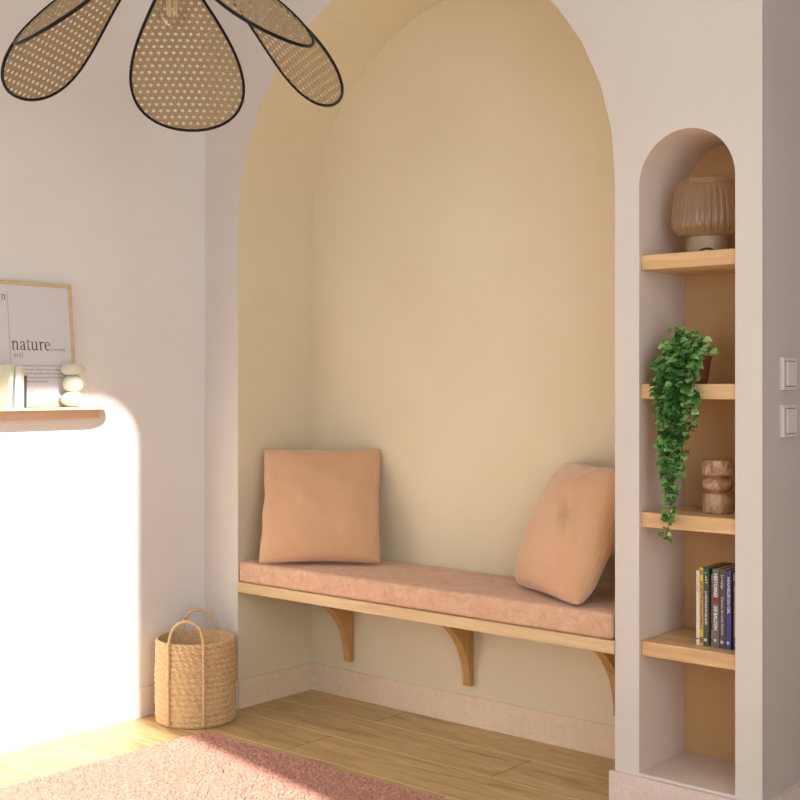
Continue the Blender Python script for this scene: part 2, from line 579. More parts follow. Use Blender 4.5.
def pillow_mat():
    t = NT('terracotta_velvet')
    v = t.coords()
    f = t.noise(v, 6, 5, 0.6)
    g = t.noise(v, 260, 3, 0.7)
    t.base(t.ramp(f, [(0.3, rgb(211, 163, 124)), (0.7, rgb(217, 171, 133))]))
    t.bump(t.math('ADD', g, t.math('MULTIPLY', f, 0.4)), 0.25, 0.002)
    return t.set(0.8, 0.2, 0, 0.5)
PMAT = pillow_mat()
def make_pillow(name, label, A, B, lean, a, T, creases=(), seed=0, rc=0.0, back=0.8):
    """A, B the bottom corners on the seat, lean the horizontal shift of the top edge"""
    A, B = Vector(A), Vector(B)
    xd = (B - A).normalized()
    up = Vector(lean)
    up = (up - xd * up.dot(xd)).normalized()
    nz = xd.cross(up)
    mid = (A + B) / 2
    M = Matrix((( xd.x, up.x, nz.x, mid.x), (xd.y, up.y, nz.y, mid.y), (xd.z, up.z, nz.z, mid.z), (0, 0, 0, 1)))
    root = thing(name, label, 'pillow', mat=M, group='peach scatter pillows on the bench')
    N = 56
    bm = bmesh.new()
    def pt(u, v, s):
        # u, v in -1..1 ; s = side
        k = 0.062
        x = a * u * (1 - k * (1 - v * v) * abs(u))
        y = a * v * (1 - k * (1 - u * u) * abs(v))
        x += 0.005 * noise.noise(Vector((v * 3.0, seed, u)))
        y += 0.004 * noise.noise(Vector((u * 3.0, seed + 4, v))) if v > 0 else 0.0
        q_ = 1 - rc * (u * v) ** 4
        x *= q_; y *= q_
        e = max(0.0, (1 - u ** 2) * (1 - v ** 2))
        h = T * (e ** 0.40)
        cr = 0
        for (cu_, cv_, du, dv, ln, wd, am) in creases:
            px, py = u - cu_, v - cv_
            al_ = px * du + py * dv
            pe = -px * dv + py * du
            cr += am * math.exp(-(pe / wd) ** 2 - (al_ / ln) ** 2)
        w_ = noise.noise(Vector((u * 2.2 + seed, v * 2.2, s * 3.1))) * 0.006 + noise.noise(Vector((u * 6 + seed, v * 6, s * 5))) * 0.002
        h += (w_ + (cr if s > 0 else 0)) * min(1, e * 3)
        if s < 0:
            h *= back
        # the lower edge rests flat on the seat
        return Vector((x, a + y, s * h))
    top, bot = {}, {}
    for j in range(N + 1):
        for i in range(N + 1):
            u = math.sin(PI / 2 * (-1 + 2 * i / N)); v = math.sin(PI / 2 * (-1 + 2 * j / N))
            top[i, j] = bm.verts.new(pt(u, v, 1))
            edge = i in (0, N) or j in (0, N)
            bot[i, j] = top[i, j] if edge else bm.verts.new(pt(u, v, -1))
    for j in range(N):
        for i in range(N):
            bm.faces.new((top[i, j], top[i + 1, j], top[i + 1, j + 1], top[i, j + 1]))
            q = (bot[i, j], bot[i, j + 1], bot[i + 1, j + 1], bot[i + 1, j])
            if len(set(q)) > 2:
                try: bm.faces.new(q)
                except ValueError: pass
    obj('cover', bm, PMAT, root, True)
    # stitched seam round the rim
    bm = bmesh.new()
    loop = []
    M4 = 30
    for (f_) in (lambda t_: (t_, -1), lambda t_: (1, t_), lambda t_: (-t_, 1), lambda t_: (-1, -t_)):
        for i in range(M4):
            u, v = f_(-1 + 2 * i / M4)
            loop.append(pt(u, v, 1))
    tube(bm, loop, 0.0022, 6, closed=True)
    obj('seam', bm, PMAT, root, True)
    return root
zt = 0.531
make_pillow('throw_pillow', 'upright square peach pillow leaning in the left corner of the alcove', (0.317, -0.031, zt), (0.640, 0.246, zt), (-0.110, 0.128, 0.388), 0.214, 0.064,
            creases=((0.85, -0.15, 0.1, 1, 0.4, 0.05, -0.006),), seed=1, rc=0.03)
make_pillow('throw_pillow', 'creased square peach pillow leaning at the right end of the bench', (1.209, 0.222, zt - 0.008), (1.606, -0.006, zt - 0.008), (0.120, 0.142, 0.388), 0.215, 0.090,
            creases=((0.30, 0.15, -0.55, 0.83, 0.28, 0.07, -0.020), (0.15, 0.55, 0.5, 0.86, 0.35, 0.05, 0.012), (0.55, 0.1, -0.45, 0.9, 0.3, 0.05, 0.014), (0.75, -0.35, 0.2, 0.97, 0.35, 0.06, -0.010)), seed=5, rc=0.07, back=1.0)

# ------------------------------------------------------------------ niche shelves
def shelf(z0, z1, label):
    return tag(boxo('niche_shelf', (NX0 + 0.0005, NX1 - 0.0005, 0.009, ND - 0.001, z0, z1), OAK_R, None, 0.002), label, 'shelf', 'oak shelves in the narrow niche')
shelf(1.459, 1.499, 'thick oak niche shelf under the ribbed glass lamp, topmost of four')
shelf(1.113, 1.153, 'thick oak niche shelf with the trailing plant on it')
shelf(0.768, 0.808, 'thick oak niche shelf under the brown marble vase')
shelf(0.422, 0.462, 'thick oak niche shelf carrying the row of books, lowest of four')

# ribbed glass lamp
def glass_mat():
    t = NT('amber_glass')
    lw = t.n.new('ShaderNodeLayerWeight'); lw.inputs['Blend'].default_value = 0.35
    tr = t.n.new('ShaderNodeBsdfTransparent')
    tr.inputs['Color'].default_value = rgb(236, 216, 190)
    tr2 = t.n.new('ShaderNodeBsdfDiffuse')
    tr2.inputs['Color'].default_value = rgb(214, 186, 150)
    gl = t.n.new('ShaderNodeBsdfGlossy'); gl.inputs['Roughness'].default_value = 0.08
    gl.inputs['Color'].default_value = (0.95, 0.9, 0.85, 1)
    m1 = t.n.new('ShaderNodeMixShader'); m2 = t.n.new('ShaderNodeMixShader')
    t.link(t.math('ADD', t.math('MULTIPLY', lw.outputs['Facing'], 0.55), 0.12), m1.inputs[0])
    t.link(tr.outputs[0], m1.inputs[1]); t.link(tr2.outputs[0], m1.inputs[2])
    t.link(t.math('ADD', t.math('MULTIPLY', lw.outputs['Fresnel'], 0.5), 0.04), m2.inputs[0])
    t.link(m1.outputs[0], m2.inputs[1]); t.link(gl.outputs[0], m2.inputs[2])
    t.link(m2.outputs[0], t.out.inputs['Surface'])
    return t.m
lamp = thing('glass_table_lamp', 'ribbed amber glass lamp standing on the top niche shelf', 'lamp', (1.918, 0.135, 1.4992))
prof = [(0.050, 0.050), (0.066, 0.052), (0.081, 0.060), (0.092, 0.075), (0.0955, 0.092), (0.094, 0.115), (0.090, 0.140), (0.086, 0.165), (0.080, 0.186), (0.070, 0.200), (0.058, 0.206), (0.050, 0.207)]
def smooth_prof(p, n=4):
    out = []
    for i in range(len(p) - 1):
        p0, p1, p2, p3 = p[max(i - 1, 0)], p[i], p[i + 1], p[min(i + 2, len(p) - 1)]
        for k in range(n):
            t = k / n
            out.append(tuple(0.5 * ((2 * p1[d]) + (-p0[d] + p2[d]) * t + (2 * p0[d] - 5 * p1[d] + 4 * p2[d] - p3[d]) * t * t + (-p0[d] + 3 * p1[d] - 3 * p2[d] + p3[d]) * t ** 3) for d in (0, 1)))
    out.append(p[-1])
    return out
obj('lamp_shade', lathe(bmesh.new(), smooth_prof(prof), 288, rfun=lambda a, z: 1 + 0.045 * (abs(math.sin(a * 16)) - 0.5), cap=False), glass_mat(), lamp, True)
BASE = plain('beige_lacquer', rgb(176, 148, 120), 0.35)
obj('lamp_base', lathe(bmesh.new(), smooth_prof([(0.056, 0.0), (0.057, 0.02), (0.056, 0.035), (0.056, 0.049)], 3), 64), BASE, lamp, True)
# the arched notch in the foot, laid on as a dark brown patch, turned to the room
bm = bmesh.new()
ca = -1.16
n = 10
pts = []
for i in range(n + 1):
    t_ = PI * i / n
    pts.append((0.025 * math.cos(t_), 0.016 * math.sin(t_)))
for rr in (0.0566, 0.0595):
    pass
vin, vout = [], []
for s_, z_ in pts:
    a = ca + s_ / 0.057
    vin.append(bm.verts.new((0.0560 * math.cos(a), 0.0560 * math.sin(a), z_)))
    vout.append(bm.verts.new((0.0590 * math.cos(a), 0.0590 * math.sin(a), z_)))
bm.faces.new(vout); bm.faces.new(vin[::-1])
for i in range(n):
    bm.faces.new((vin[i], vin[i + 1], vout[i + 1], vout[i]))
obj('cable_notch', bm, plain('dark_brown', rgb(70, 52, 42), 0.5), lamp)

# marble vase of three stacked drums
def marble_mat():
    t = NT('brown_marble')
    v = t.coords((1, 1, 0.6))
    f = t.noise(v, 34, 8, 0.75, 1.6)
    g = t.noise(v, 40, 5, 0.7, 2.0)
    base = t.ramp(f, [(0.36, rgb(96, 60, 38)), (0.45, rgb(176, 118, 74)), (0.52, rgb(190, 146, 108)), (0.62, rgb(206, 178, 150)), (0.75, rgb(158, 130, 112))])
    vein = t.ramp(g, [(0.47, (0, 0, 0, 1)), (0.5, (1, 1, 1, 1)), (0.53, (0, 0, 0, 1))])
    t.base(t.mix(t.math('MULTIPLY', vein, 0.6), base, rgb(226, 200, 170)))
    return t.set(0.3, 0.5)
def drum(z0, z1, r, e):
    p = [(r - e, z0)]
    for i in range(1, 6):
        a = PI / 2 * i / 5
        p.append((r - e + e * math.sin(a), z0 + e - e * math.cos(a)))
    for i in range(0, 6):
        a = PI / 2 * i / 5
        p.append((r - e + e * math.cos(a), z1 - e + e * math.sin(a)))
    return p
vase = lathe(bmesh.new(), [(0.0, 0.0)][:0] + drum(0, 0.054, 0.0415, 0.004) + [(0.034, 0.056)] + drum(0.058, 0.096, 0.0405, 0.017) + [(0.034, 0.099)] + drum(0.101, 0.143, 0.0435, 0.004), 56)
vo = obj('marble_vase', vase, marble_mat(), None, True)
vo.location = (1.952, 0.125, 0.8082)
tag(vo, 'brown marble vase of three stacked drums on the third shelf of the niche', 'vase')

# ------------------------------------------------------------------ books in the niche
PAPER = plain('book_paper', rgb(214, 196, 168), 0.8)
BLK = plain('print_black', rgb(36, 30, 30), 0.6)
def cover_mat(name, c1, c2=None, split=None, rough=0.4):
    t = NT(name)
    if c2 is None:
        t.base(c1)
    else:
        tc = t.n.new('ShaderNodeTexCoord'); sp = t.n.new('ShaderNodeSeparateXYZ')
        t.link(tc.outputs['Object'], sp.inputs[0])
        t.base(t.mix(t.math('GREATER_THAN', sp.outputs['Z'], split), c1, c2))
    return t.set(rough, 0.4)
def book(label, x0, x1, y0, depth, z0, h, mat, texts, group, tilt=0):
    root = thing('book', label, 'book', ((x0 + x1) / 2, y0 + depth / 2, z0), 0, group)
    wd = (x1 - x0) / 2 - 0.0003
    d2 = depth / 2
    bm = bmesh.new()
    # cover: spine and two boards
    box(bm, -wd, wd, -d2, -d2 + 0.002, 0, h, 0.0006, 1)
    box(bm, -wd, -wd + 0.0016, -d2 + 0.0021, d2, 0, h)
    box(bm, wd - 0.0016, wd, -d2 + 0.0021, d2, 0, h)
    obj('cover', bm, mat, root)
    boxo('pages', (-wd + 0.0017, wd - 0.0017, -d2 + 0.0022, d2 - 0.004, 0.002, h - 0.002), PAPER, root)
    for (s, size, zc, width, m, bold) in texts:
        # the line runs down the spine
        M = Matrix.Translation((0, -d2 - 0.0003, 0)) @ Matrix(((0, 1, 0, -size * 0.34), (0, 0, 1, 0), (-1, 0, 0, zc), (0, 0, 0, 1)))
        text_mesh('spine_title', s, size, m, root, M, width, bold)
    return root
Wt = plain('print_white', rgb(226, 222, 216), 0.5)
Yl = plain('print_tan', rgb(206, 160, 90), 0.5)
Pu = plain('print_plum', rgb(96, 62, 92), 0.5)
GB = 'books standing on the lowest niche shelf'
ZB, YS = 0.4622, 0.058
book('thin white paperback, first of the books on the low niche shelf', 1.9222, 1.9322, YS, 0.13, ZB, 0.197, cover_mat('white_cover', rgb(222, 214, 204)),
     [('LE MONDE', 0.007, 0.185, 0.045, plain('print_grey', rgb(150, 140, 130)), 0), ('J', 0.012, 0.018, None, BLK, 0.0006)], GB)
book('yellow paperback with a dark title beside the white one', 1.9325, 1.9430, YS, 0.13, ZB, 0.206, cover_mat('yellow_cover', rgb(216, 182, 40)),
     [('SPORTIVE', 0.009, 0.170, 0.052, Pu, 0.0003), ('PARANORMALE', 0.009, 0.115, 0.072, Pu, 0.0003), ('III', 0.010, 0.022, 0.014, Pu, 0.0006), ('II', 0.009, 0.198, 0.01, Pu, 0.0004)], GB)
book('slate book with a dark green top between the yellow and the tan one', 1.9434, 1.9584, YS, 0.135, ZB, 0.205, cover_mat('slate_green_cover', rgb(74, 78, 80), rgb(20, 84, 66), 0.172),
     [('L ART', 0.010, 0.195, 0.03, Wt, 0), ('LA HAUTE ROUTE DES ALPES', 0.009, 0.145, 0.088, Wt, 0.0002), ('o', 0.014, 0.020, None, Wt, 0.0008)], GB)
book('short tan paperback set back between the slate and the grey book', 1.9612, 1.9680, YS + 0.008, 0.12, ZB, 0.189, cover_mat('tan_cover', rgb(206, 158, 96)),
     [('HISTOIRES COURTES ET NOUVELLES', 0.0065, 0.172, 0.13, plain('print_brown', rgb(80, 50, 30)), 0.0002), ('o', 0.008, 0.018, None, BLK, 0.0003)], GB)
bk = book('grey book with white letters and a red band across its spine', 1.9688, 1.9875, YS, 0.14, ZB, 0.206, cover_mat('grey_cover', rgb(112, 106, 108)),
     [('HISTOIRES', 0.013, 0.194, 0.062, Wt, 0.0004), ('DE BALCON', 0.013, 0.108, 0.062, Wt, 0.0004), ('o', 0.012, 0.022, None, Wt, 0.0008)], GB)
boxo('red_band', (-0.0088, 0.0088, -0.0706, -0.0701, 0.115, 0.131), plain('red_print', rgb(150, 48, 50)), bk)
book('charcoal book with thin white titles between the grey and the blue one', 1.9882, 2.0064, YS, 0.14, ZB, 0.206, cover_mat('charcoal_cover', rgb(84, 78, 76)),
     [('Le voyage', 0.010, 0.192, 0.036, Wt, 0), ('Carnets de route illustres', 0.009, 0.135, 0.100, Wt, 0), ('o', 0.014, 0.020, None, Wt, 0.0008)], GB)
book('blue book with a white title near the right edge of the niche', 2.0072, 2.0218, YS, 0.14, ZB, 0.205, cover_mat('blue_cover', rgb(66, 76, 150)),
     [('NOUVELLES DU CIEL', 0.009, 0.188, 0.095, Wt, 0.0003), ('o', 0.013, 0.020, None, Wt, 0.0008)], GB)
book('brown book, furthest right on the low niche shelf', 2.0255, 2.0400, YS + 0.002, 0.135, ZB, 0.199, cover_mat('brown_cover', rgb(84, 64, 54), rgb(120, 140, 60), 0.18),
     [('LES PLANTES DES MONTAGNES', 0.010, 0.165, 0.130, Yl, 0.0003)], GB)

# ------------------------------------------------------------------ trailing plant
def leaf_mat():
    t = NT('green_leaf')
    v = t.coords()
    ge = t.n.new('ShaderNodeNewGeometry')
    t.base(t.ramp(ge.outputs['Random Per Island'], [(0.0, rgb(48, 92, 42)), (0.4, rgb(88, 142, 66)), (0.75, rgb(128, 176, 94)), (1.0, rgb(178, 210, 136))]))
    t.b.inputs['Subsurface Weight'].default_value = 0.0
    return t.set(0.4, 0.45)
plant = thing('trailing_plant', 'green trailing plant spilling from its pot on the second niche shelf', 'plant', (1.895, 0.10, 1.1532))
PX, PY, PZ = 1.895, 0.10, 1.1532
lathe_bm = lathe(bmesh.new(), [(0.034, 0), (0.037, 0.01), (0.044, 0.062), (0.047, 0.064), (0.047, 0.074), (0.043, 0.074), (0.041, 0.064), (0.0, 0.062)][:7], 40)
obj('pot', lathe_bm, plain('brown_terracotta', rgb(128, 72, 46), 0.6), plant, True)
R = random.Random(11)
strands = []
def strand(dx, top, dirx, diry, drop, n, sway=0.0, start=None):
    """a vine from the pot, over the shelf's front edge and down"""
    p = [Vector((start[0] if start else 0, start[1] if start else 0, 0.06))]
    p.append(Vector((dx * 0.5, diry * 0.25, top)))
    p.append(Vector((dx * 0.85, diry * 0.65, top * 0.92)))
    zz = top * 0.6
    x, y = dx, diry
    k = max(2, int((zz + drop) / 0.05))
    for i in range(k):
        p.append(Vector((x + R.uniform(-.005, .005) + sway * i / k, y + R.uniform(-.004, .004), zz - (zz + drop) * i / (k - 1))))
    return p
def catmull(p, n=6):
    out = []
    for i in range(len(p) - 1):
        p0, p1, p2, p3 = p[max(i - 1, 0)], p[i], p[i + 1], p[min(i + 2, len(p) - 1)]
        for k in range(n):
            t = k / n
            out.append(0.5 * ((2 * p1) + (-p0 + p2) * t + (2 * p0 - 5 * p1 + 4 * p2 - p3) * t * t + (-p0 + 3 * p1 - 3 * p2 + p3) * t ** 3))
    out.append(p[-1])
    return out
# (x offset at the shelf edge, height over shelf, y, drop below shelf top, sway)
specs = [(-0.080, 0.075, -0.105, 0.10, 0), (-0.070, 0.10, -0.110, 0.20, 0.014), (-0.062, 0.12, -0.105, 0.24, 0.02), (-0.050, 0.13, -0.115, 0.30, 0.02), (-0.045, 0.11, -0.110, 0.43, 0.012),
         (-0.036, 0.14, -0.105, 0.38, 0.012), (-0.025, 0.14, -0.112, 0.30, 0.0), (-0.015, 0.14, -0.108, 0.26, 0.004), (-0.005, 0.13, -0.115, 0.27, -0.004), (0.006, 0.13, -0.108, 0.22, -0.004),
         (0.016, 0.12, -0.112, 0.16, -0.004), (0.026, 0.12, -0.106, 0.13, 0), (-0.055, 0.14, -0.118, 0.16, 0), (-0.030, 0.15, -0.118, 0.20, 0), (-0.010, 0.15, -0.118, 0.14, 0), (0.012, 0.14, -0.118, 0.09, 0), (-0.066, 0.11, -0.116, 0.06, 0)]
for dx, top, y, drop, sw in specs:
    strands.append(catmull(strand(dx + 0.030, top - 0.022, 0, y, drop - 0.026, 0, sw - (0.016 if drop > 0.2 else 0))))
# the sprays that arch out to the right over the pot and up
for pts in ([(0, 0, .06), (.02, -.03, .112), (.045, -.05, .118), (.072, -.06, .098), (.094, -.065, .078)], [(0, 0, .06), (.01, -.05, .12), (.035, -.08, .12), (.050, -.09, .08), (.052, -.095, .04)],
            [(0, 0, .06), (-.02, -.02, .13), (-.03, -.05, .15)], [(0, 0, .06), (-.05, -.02, .11), (-.075, -.03, .09)], [(0, 0, .06), (0, -.05, .13), (.004, -.08, .14)], [(0, 0, .06), (-.01, -.02, .12), (-.016, -.06, .145)]):
    strands.append(catmull([Vector(p) for p in pts]))
bl = bmesh.new(); bs = bmesh.new()
def leaf(bm, pos, direction, nrm, L, W):
    d = direction.normalized()
    s = d.cross(nrm).normalized()
    n = s.cross(d)
    prof = [(0, 0.10), (0.18, 0.78), (0.42, 1.0), (0.68, 0.80), (0.88, 0.42)]
    cen = [bm.verts.new(pos + d * (L * t) + n * (-0.10 * L * math.sin(t * PI * 0.9) - 0.25 * L * t * t)) for t, _ in prof] + [bm.verts.new(pos + d * L - n * 0.32 * L)]
    for sg in (-1, 1):
        ed = [bm.verts.new(pos + d * (L * t) + s * (sg * W * ww) + n * (0.10 * L * ww - 0.25 * L * t * t)) for t, ww in prof]
        for i in range(len(prof) - 1):
            bm.faces.new((cen[i], cen[i + 1], ed[i + 1], ed[i]))
        bm.faces.new((cen[-2], cen[-1], ed[-1]))
for st in strands:
    st2 = []
    for p in st:
        # vines hang clear of the shelf's front edge
        q = p.copy()
        if q.z < 0.004 and q.y > -0.100:
            q.y = -0.100
        st2.append(q)
    tube(bs, st2, 0.0011, 5)
    acc = 0
    nxt = 0.012
    for i in range(1, len(st2)):
        seg = st2[i] - st2[i - 1]
        acc += seg.length
        while acc > nxt:
            nxt += R.uniform(0.006, 0.0105)
            frac = i / len(st2)
            for _ in range(2 if R.random() < 0.6 else 1):
                a = R.uniform(0, 2 * PI)
                out = Vector((math.cos(a), math.sin(a) - 0.55, R.uniform(-0.5, 0.35)))
                L = R.uniform(0.015, 0.026) * (1.0 if frac < 0.8 else 0.85)
                pos = st2[i] + out * 0.004
                if pos.z < 0.012 and pos.y > -0.108:
                    pos.y = -0.108
                    out.y = -abs(out.y)
                nr = Vector((R.uniform(-.5, .5), R.uniform(-1.3, -0.1), 0.8))
                leaf(bl, pos, out, nr, L, L * R.uniform(0.42, 0.55))
fo = obj('foliage', bl, leaf_mat(), plant, True)
obj('stem', bs, plain('reddish_stem', rgb(96, 54, 36), 0.6), plant, True)

# ------------------------------------------------------------------ light switches
SW = plain('white_switch_plastic', rgb(222, 208, 206), 0.35)
def switch(z0, label):
    r = thing('light_switch', label, 'light switch', (BX, 0.148, z0 + 0.042), 0, 'light switches on the hall wall')
    boxo('plate', (0.0, 0.011, -0.0425, 0.0425, -0.0425, 0.0425), SW, r, 0.002)
    bm = bmesh.new()
    box(bm, 0.0085, 0.0122, -0.0315, 0.0315, -0.0335, 0.0335, 0.0004, 1)
    obj('recess', bm, plain('switch_gap', rgb(120, 100, 96), 0.6), r)
    boxo('rocker', (0.010, 0.0165, -0.0295, 0.0295, -0.0315, 0.0315), SW, r, 0.0015)
    return r
switch(1.137, 'white rocker light switch on the hall wall, the upper of the two')
switch(1.015, 'white rocker light switch on the hall wall, the lower of the two')

# ------------------------------------------------------------------ wall shelf on the left with its objects
SZ = 1.080
ws = thing('wall_shelf', 'thin pale wood shelf on the sunlit left wall', 'shelf', (0.0, -1.05, 1.04))
bm = bmesh.new()
pl = [(0.0, -0.60), (0.160, -0.60)] + [(0.060 + 0.100 * math.cos(a_ * PI / 24), 0.506 + 0.100 * math.sin(a_ * PI / 24)) for a_ in range(13)] + [(0.0, 0.606)]
lo_ = [bm.verts.new((x, y, 0.032)) for x, y in pl]; hi_ = [bm.verts.new((x, y, 0.040)) for x, y in pl]
bm.faces.new(lo_); bm.faces.new(hi_)
for i in range(len(pl)):
    j = (i + 1) % len(pl); bm.faces.new((lo_[i], lo_[j], hi_[j], hi_[i]))
obj('shelf_board', bm, OAK_Y, ws)
boxo('cleat', (0.0, 0.022, -0.58, 0.576, 0.0, 0.0318), OAK_Y, ws, 0.001)

# framed poster leaning on the wall; local x runs along the wall, local y up the poster, local z into the room
up = Vector((-0.038, 0, 0.392)).normalized()
xd = Vector((0, 1, 0))
nz = xd.cross(up)
MP = Matrix(((xd.x, up.x, nz.x, 0.058), (xd.y, up.y, nz.y, -0.8215), (xd.z, up.z, nz.z, SZ + 0.0012), (0, 0, 0, 1)))
pf = thing('framed_poster', 'thin oak frame with a dictionary word poster leaning on the wall shelf', 'picture frame', mat=MP)
FW, FH, ft = 0.2365, 0.397, 0.0105
bm = bmesh.new()
for q in ((-FW, -FW + ft, 0, FH), (FW - ft, FW, 0, FH), (-FW + ft, FW - ft, 0, ft), (-FW + ft, FW - ft, FH - ft, FH)):
    box(bm, q[0], q[1], q[2], q[3], -0.012, 0.004, 0.0008, 1)
obj('frame', bm, FRAME_W, pf)
sheet = boxo('print', (-FW + ft, FW - ft, ft, FH - ft, -0.008, -0.002), plain('poster_paper', rgb(226, 218, 220), 0.5, 0.4), pf)
INK = plain('poster_ink', rgb(66, 58, 52), 0.6)
INKL = plain('poster_grey_ink', rgb(120, 110, 106), 0.6)
def ribbon(bm, pts, ws_, ox, oy, s, z):
    pts = [Vector((p[0], p[1])) for p in pts]
    L, Rr = [], []
    n = len(pts)
    if n > 2:
        dense, dw = [], []
        for i in range(n - 1):
            p0, p1, p2, p3 = pts[max(i - 1, 0)], pts[i], pts[i + 1], pts[min(i + 2, n - 1)]
            for k_ in range(5):
                t = k_ / 5
                dense.append(0.5 * ((2 * p1) + (-p0 + p2) * t + (2 * p0 - 5 * p1 + 4 * p2 - p3) * t * t + (-p0 + 3 * p1 - 3 * p2 + p3) * t ** 3))
                dw.append(ws_[i] * (1 - t) + ws_[i + 1] * t)
        dense.append(pts[-1]); dw.append(ws_[-1])
        pts, ws_ = dense, dw
        n = len(pts)
    for i in range(n):
        d = (pts[min(i + 1, n - 1)] - pts[max(i - 1, 0)]).normalized()
        m = Vector((-d.y, d.x)) * ws_[i] / 2
        for lst, q in ((L, pts[i] + m), (Rr, pts[i] - m)):
            lst.append(bm.verts.new((ox + q.x * s, oy + q.y * s, z)))
    for i in range(n - 1):
        bm.faces.new((L[i], L[i + 1], Rr[i + 1], Rr[i]))
def st(x, y0=0.0, y1=0.95):
    return ([(x, y0), (x, y1)], [.15, .15])
GL = {
 'n': (1.02, [st(.2), ([(.03, .02), (.38, .02)], [.05, .05]), ([(.02, .86), (.22, .98)], [.06, .08]), ([(.25, .74), (.38, .88), (.53, .93), (.66, .86), (.71, .66)], [.05, .09, .13, .15, .15]), st(.71, 0, .68), ([(.53, .02), (.9, .02)], [.05, .05])]),
 'a': (.82, [([(.12, .70), (.18, .86), (.34, .94), (.50, .88), (.56, .68)], [.14, .09, .07, .11, .15]), ([(.56, .7), (.56, .18), (.63, .03), (.78, .09)], [.15, .15, .11, .04]), ([(.56, .58), (.32, .49), (.14, .34), (.13, .15), (.27, .02), (.45, .09), (.56, .22)], [.05, .08, .13, .15, .1, .07, .05])]),
 't': (.58, [([(.22, 1.25), (.22, .25), (.30, .04), (.42, .03), (.54, .13)], [.05, .15, .14, .09, .04]), ([(.02, .93), (.5, .93)], [.07, .07])]),
 'u': (1.02, [([(.18, .95), (.18, .32), (.25, .09), (.42, .02), (.57, .09), (.68, .22)], [.15, .15, .15, .13, .08, .05]), st(.70), ([(.02, .93), (.2, .95)], [.06, .06]), ([(.53, .93), (.7, .95)], [.06, .06]), ([(.7, .02), (.88, .06)], [.06, .05])]),
 'r': (.68, [st(.2), ([(.03, .02), (.42, .02)], [.05, .05]), ([(.02, .86), (.22, .98)], [.06, .08]), ([(.25, .70), (.37, .87), (.50, .93), (.60, .85)], [.05, .08, .13, .15])]),
 'e': (.80, [([(.13, .56), (.68, .56)], [.06, .06]), ([(.68, .56), (.62, .80), (.41, .94), (.20, .82), (.11, .50), (.20, .17), (.42, .02), (.60, .09), (.71, .24)], [.13, .11, .07, .12, .16, .16, .12, .08, .04])]),
}
def serif_word(name, word, x, y, s, mat):
    bm = bmesh.new()
    for i, ch in enumerate(word):
        adv, strokes = GL[ch]
        for j, (p, w_) in enumerate(strokes):
            ribbon(bm, p, w_, x, y, s, -0.0017 + 0.00002 * j)
        x += adv * s
    obj(name, bm, mat, pf)
    return x
# poster coordinates: x 0 is the frame's centre
xe = serif_word('word', 'nature', 0.0095, 0.1800, 0.0285, INK)
serif_word('word', 'n', -0.0175, 0.337, 0.0175, INK)
def ptext(s, size, x, y, mat, width=None, shear=0.0, bold=0.0):
    return text_mesh('caption', s, size, mat, pf, Matrix.Translation((x, y, -0.0016)), width, bold, shear)
ptext('[na.tyʀ]', 0.013, 0.151, 0.180, INKL, 0.048)
ptext('(n.f.)', 0.018, 0.013, 0.1585, INKL, 0.034, 0.3)
for i, (s, wd, x0) in enumerate((("Lieu de contemplation & réflexion et d'évolution. Permet", 0.182, 0.017), ("Ici, là, où nous fait ressentir et nous redonner le", 0.182, 0.017), ("calme, peuples & merveilleux. Son immensité a du", 0.182, 0.017),
                         ("bon, nous laisse penser que nous devons la chérir et", 0.182, 0.017), ("ce, dès jeunes pousses.", 0.118, 0.017))):
    ptext(s, 0.0092, x0, 0.1285 - i * 0.0125, INKL, wd)
ptext('(n.f.)', 0.006, 0.066, 0.0475, INKL, 0.012)
boxo('divider_line', (0.0035, 0.0045, 0.06, 0.364, -0.0019, -0.0015), INKL, pf)

# pebble stack sculpture
def pebble_bm(r, h, z, sx=1.0, ex=0.0):
    bm = bmesh.new()
    bmesh.ops.create_uvsphere(bm, u_segments=40, v_segments=24, radius=1)
    for v in bm.verts:
        x, y, q = v.co
        rr = max(1e-6, math.hypot(x, y))
        k_ = rr ** 0.80 / rr
        v.co = Vector((x * k_ * r * sx + ex, y * k_ * r, z + h / 2 + math.copysign(abs(q) ** 0.92, q) * h / 2))
    return bm
CER = plain('ivory_ceramic', rgb(226, 222, 200), 0.18, 0.5)
pb = thing('pebble_sculpture', 'stack of three glossy ivory pebbles beside the poster on the wall shelf', 'ornament', (0.092, -0.626, SZ + 0.0002))
obj('pebble', pebble_bm(0.0375, 0.049, 0.0), CER, pb, True)
obj('pebble', pebble_bm(0.0335, 0.054, 0.047, 1.0, 0.002), CER, pb, True)
obj('pebble', pebble_bm(0.0375, 0.042, 0.099, 1.0, 0.0), CER, pb, True)

# books on the wall shelf (they stand at right angles to the wall, spines to the room)
GS = 'books standing on the wall shelf'
def shelf_book(label, y0, y1, h, cmat, lean=0.0, x1=0.145, depth=0.10):
    r = thing('book', label, 'book', (x1 - depth / 2, y0, SZ + 0.0003), 0, GS)
    r.rotation_euler = (lean, 0, 0)
    wdt = y1 - y0
    bm = bmesh.new()
    box(bm, depth / 2 - 0.002, depth / 2, 0, wdt, 0, h, 0.0006, 1)
    box(bm, -depth / 2, depth / 2 - 0.0021, 0, 0.0018, 0, h)
    box(bm, -depth / 2, depth / 2 - 0.0021, wdt - 0.0018, wdt, 0, h)
    obj('cover', bm, cmat, r)
    boxo('pages', (-depth / 2 + 0.004, depth / 2 - 0.0022, 0.0019, wdt - 0.0019, 0.002, h - 0.002), PAPER, r)
    return r
xb = 0.145
shelf_book('pale green book leaning on the white one at the end of the wall shelf', -0.894, -0.880, 0.132, cover_mat('sage_cover', rgb(222, 220, 190)), math.radians(-6))
shelf_book('thick white book standing on the wall shelf', -0.8640, -0.8440, 0.129, cover_mat('offwhite_cover', rgb(228, 222, 218)))
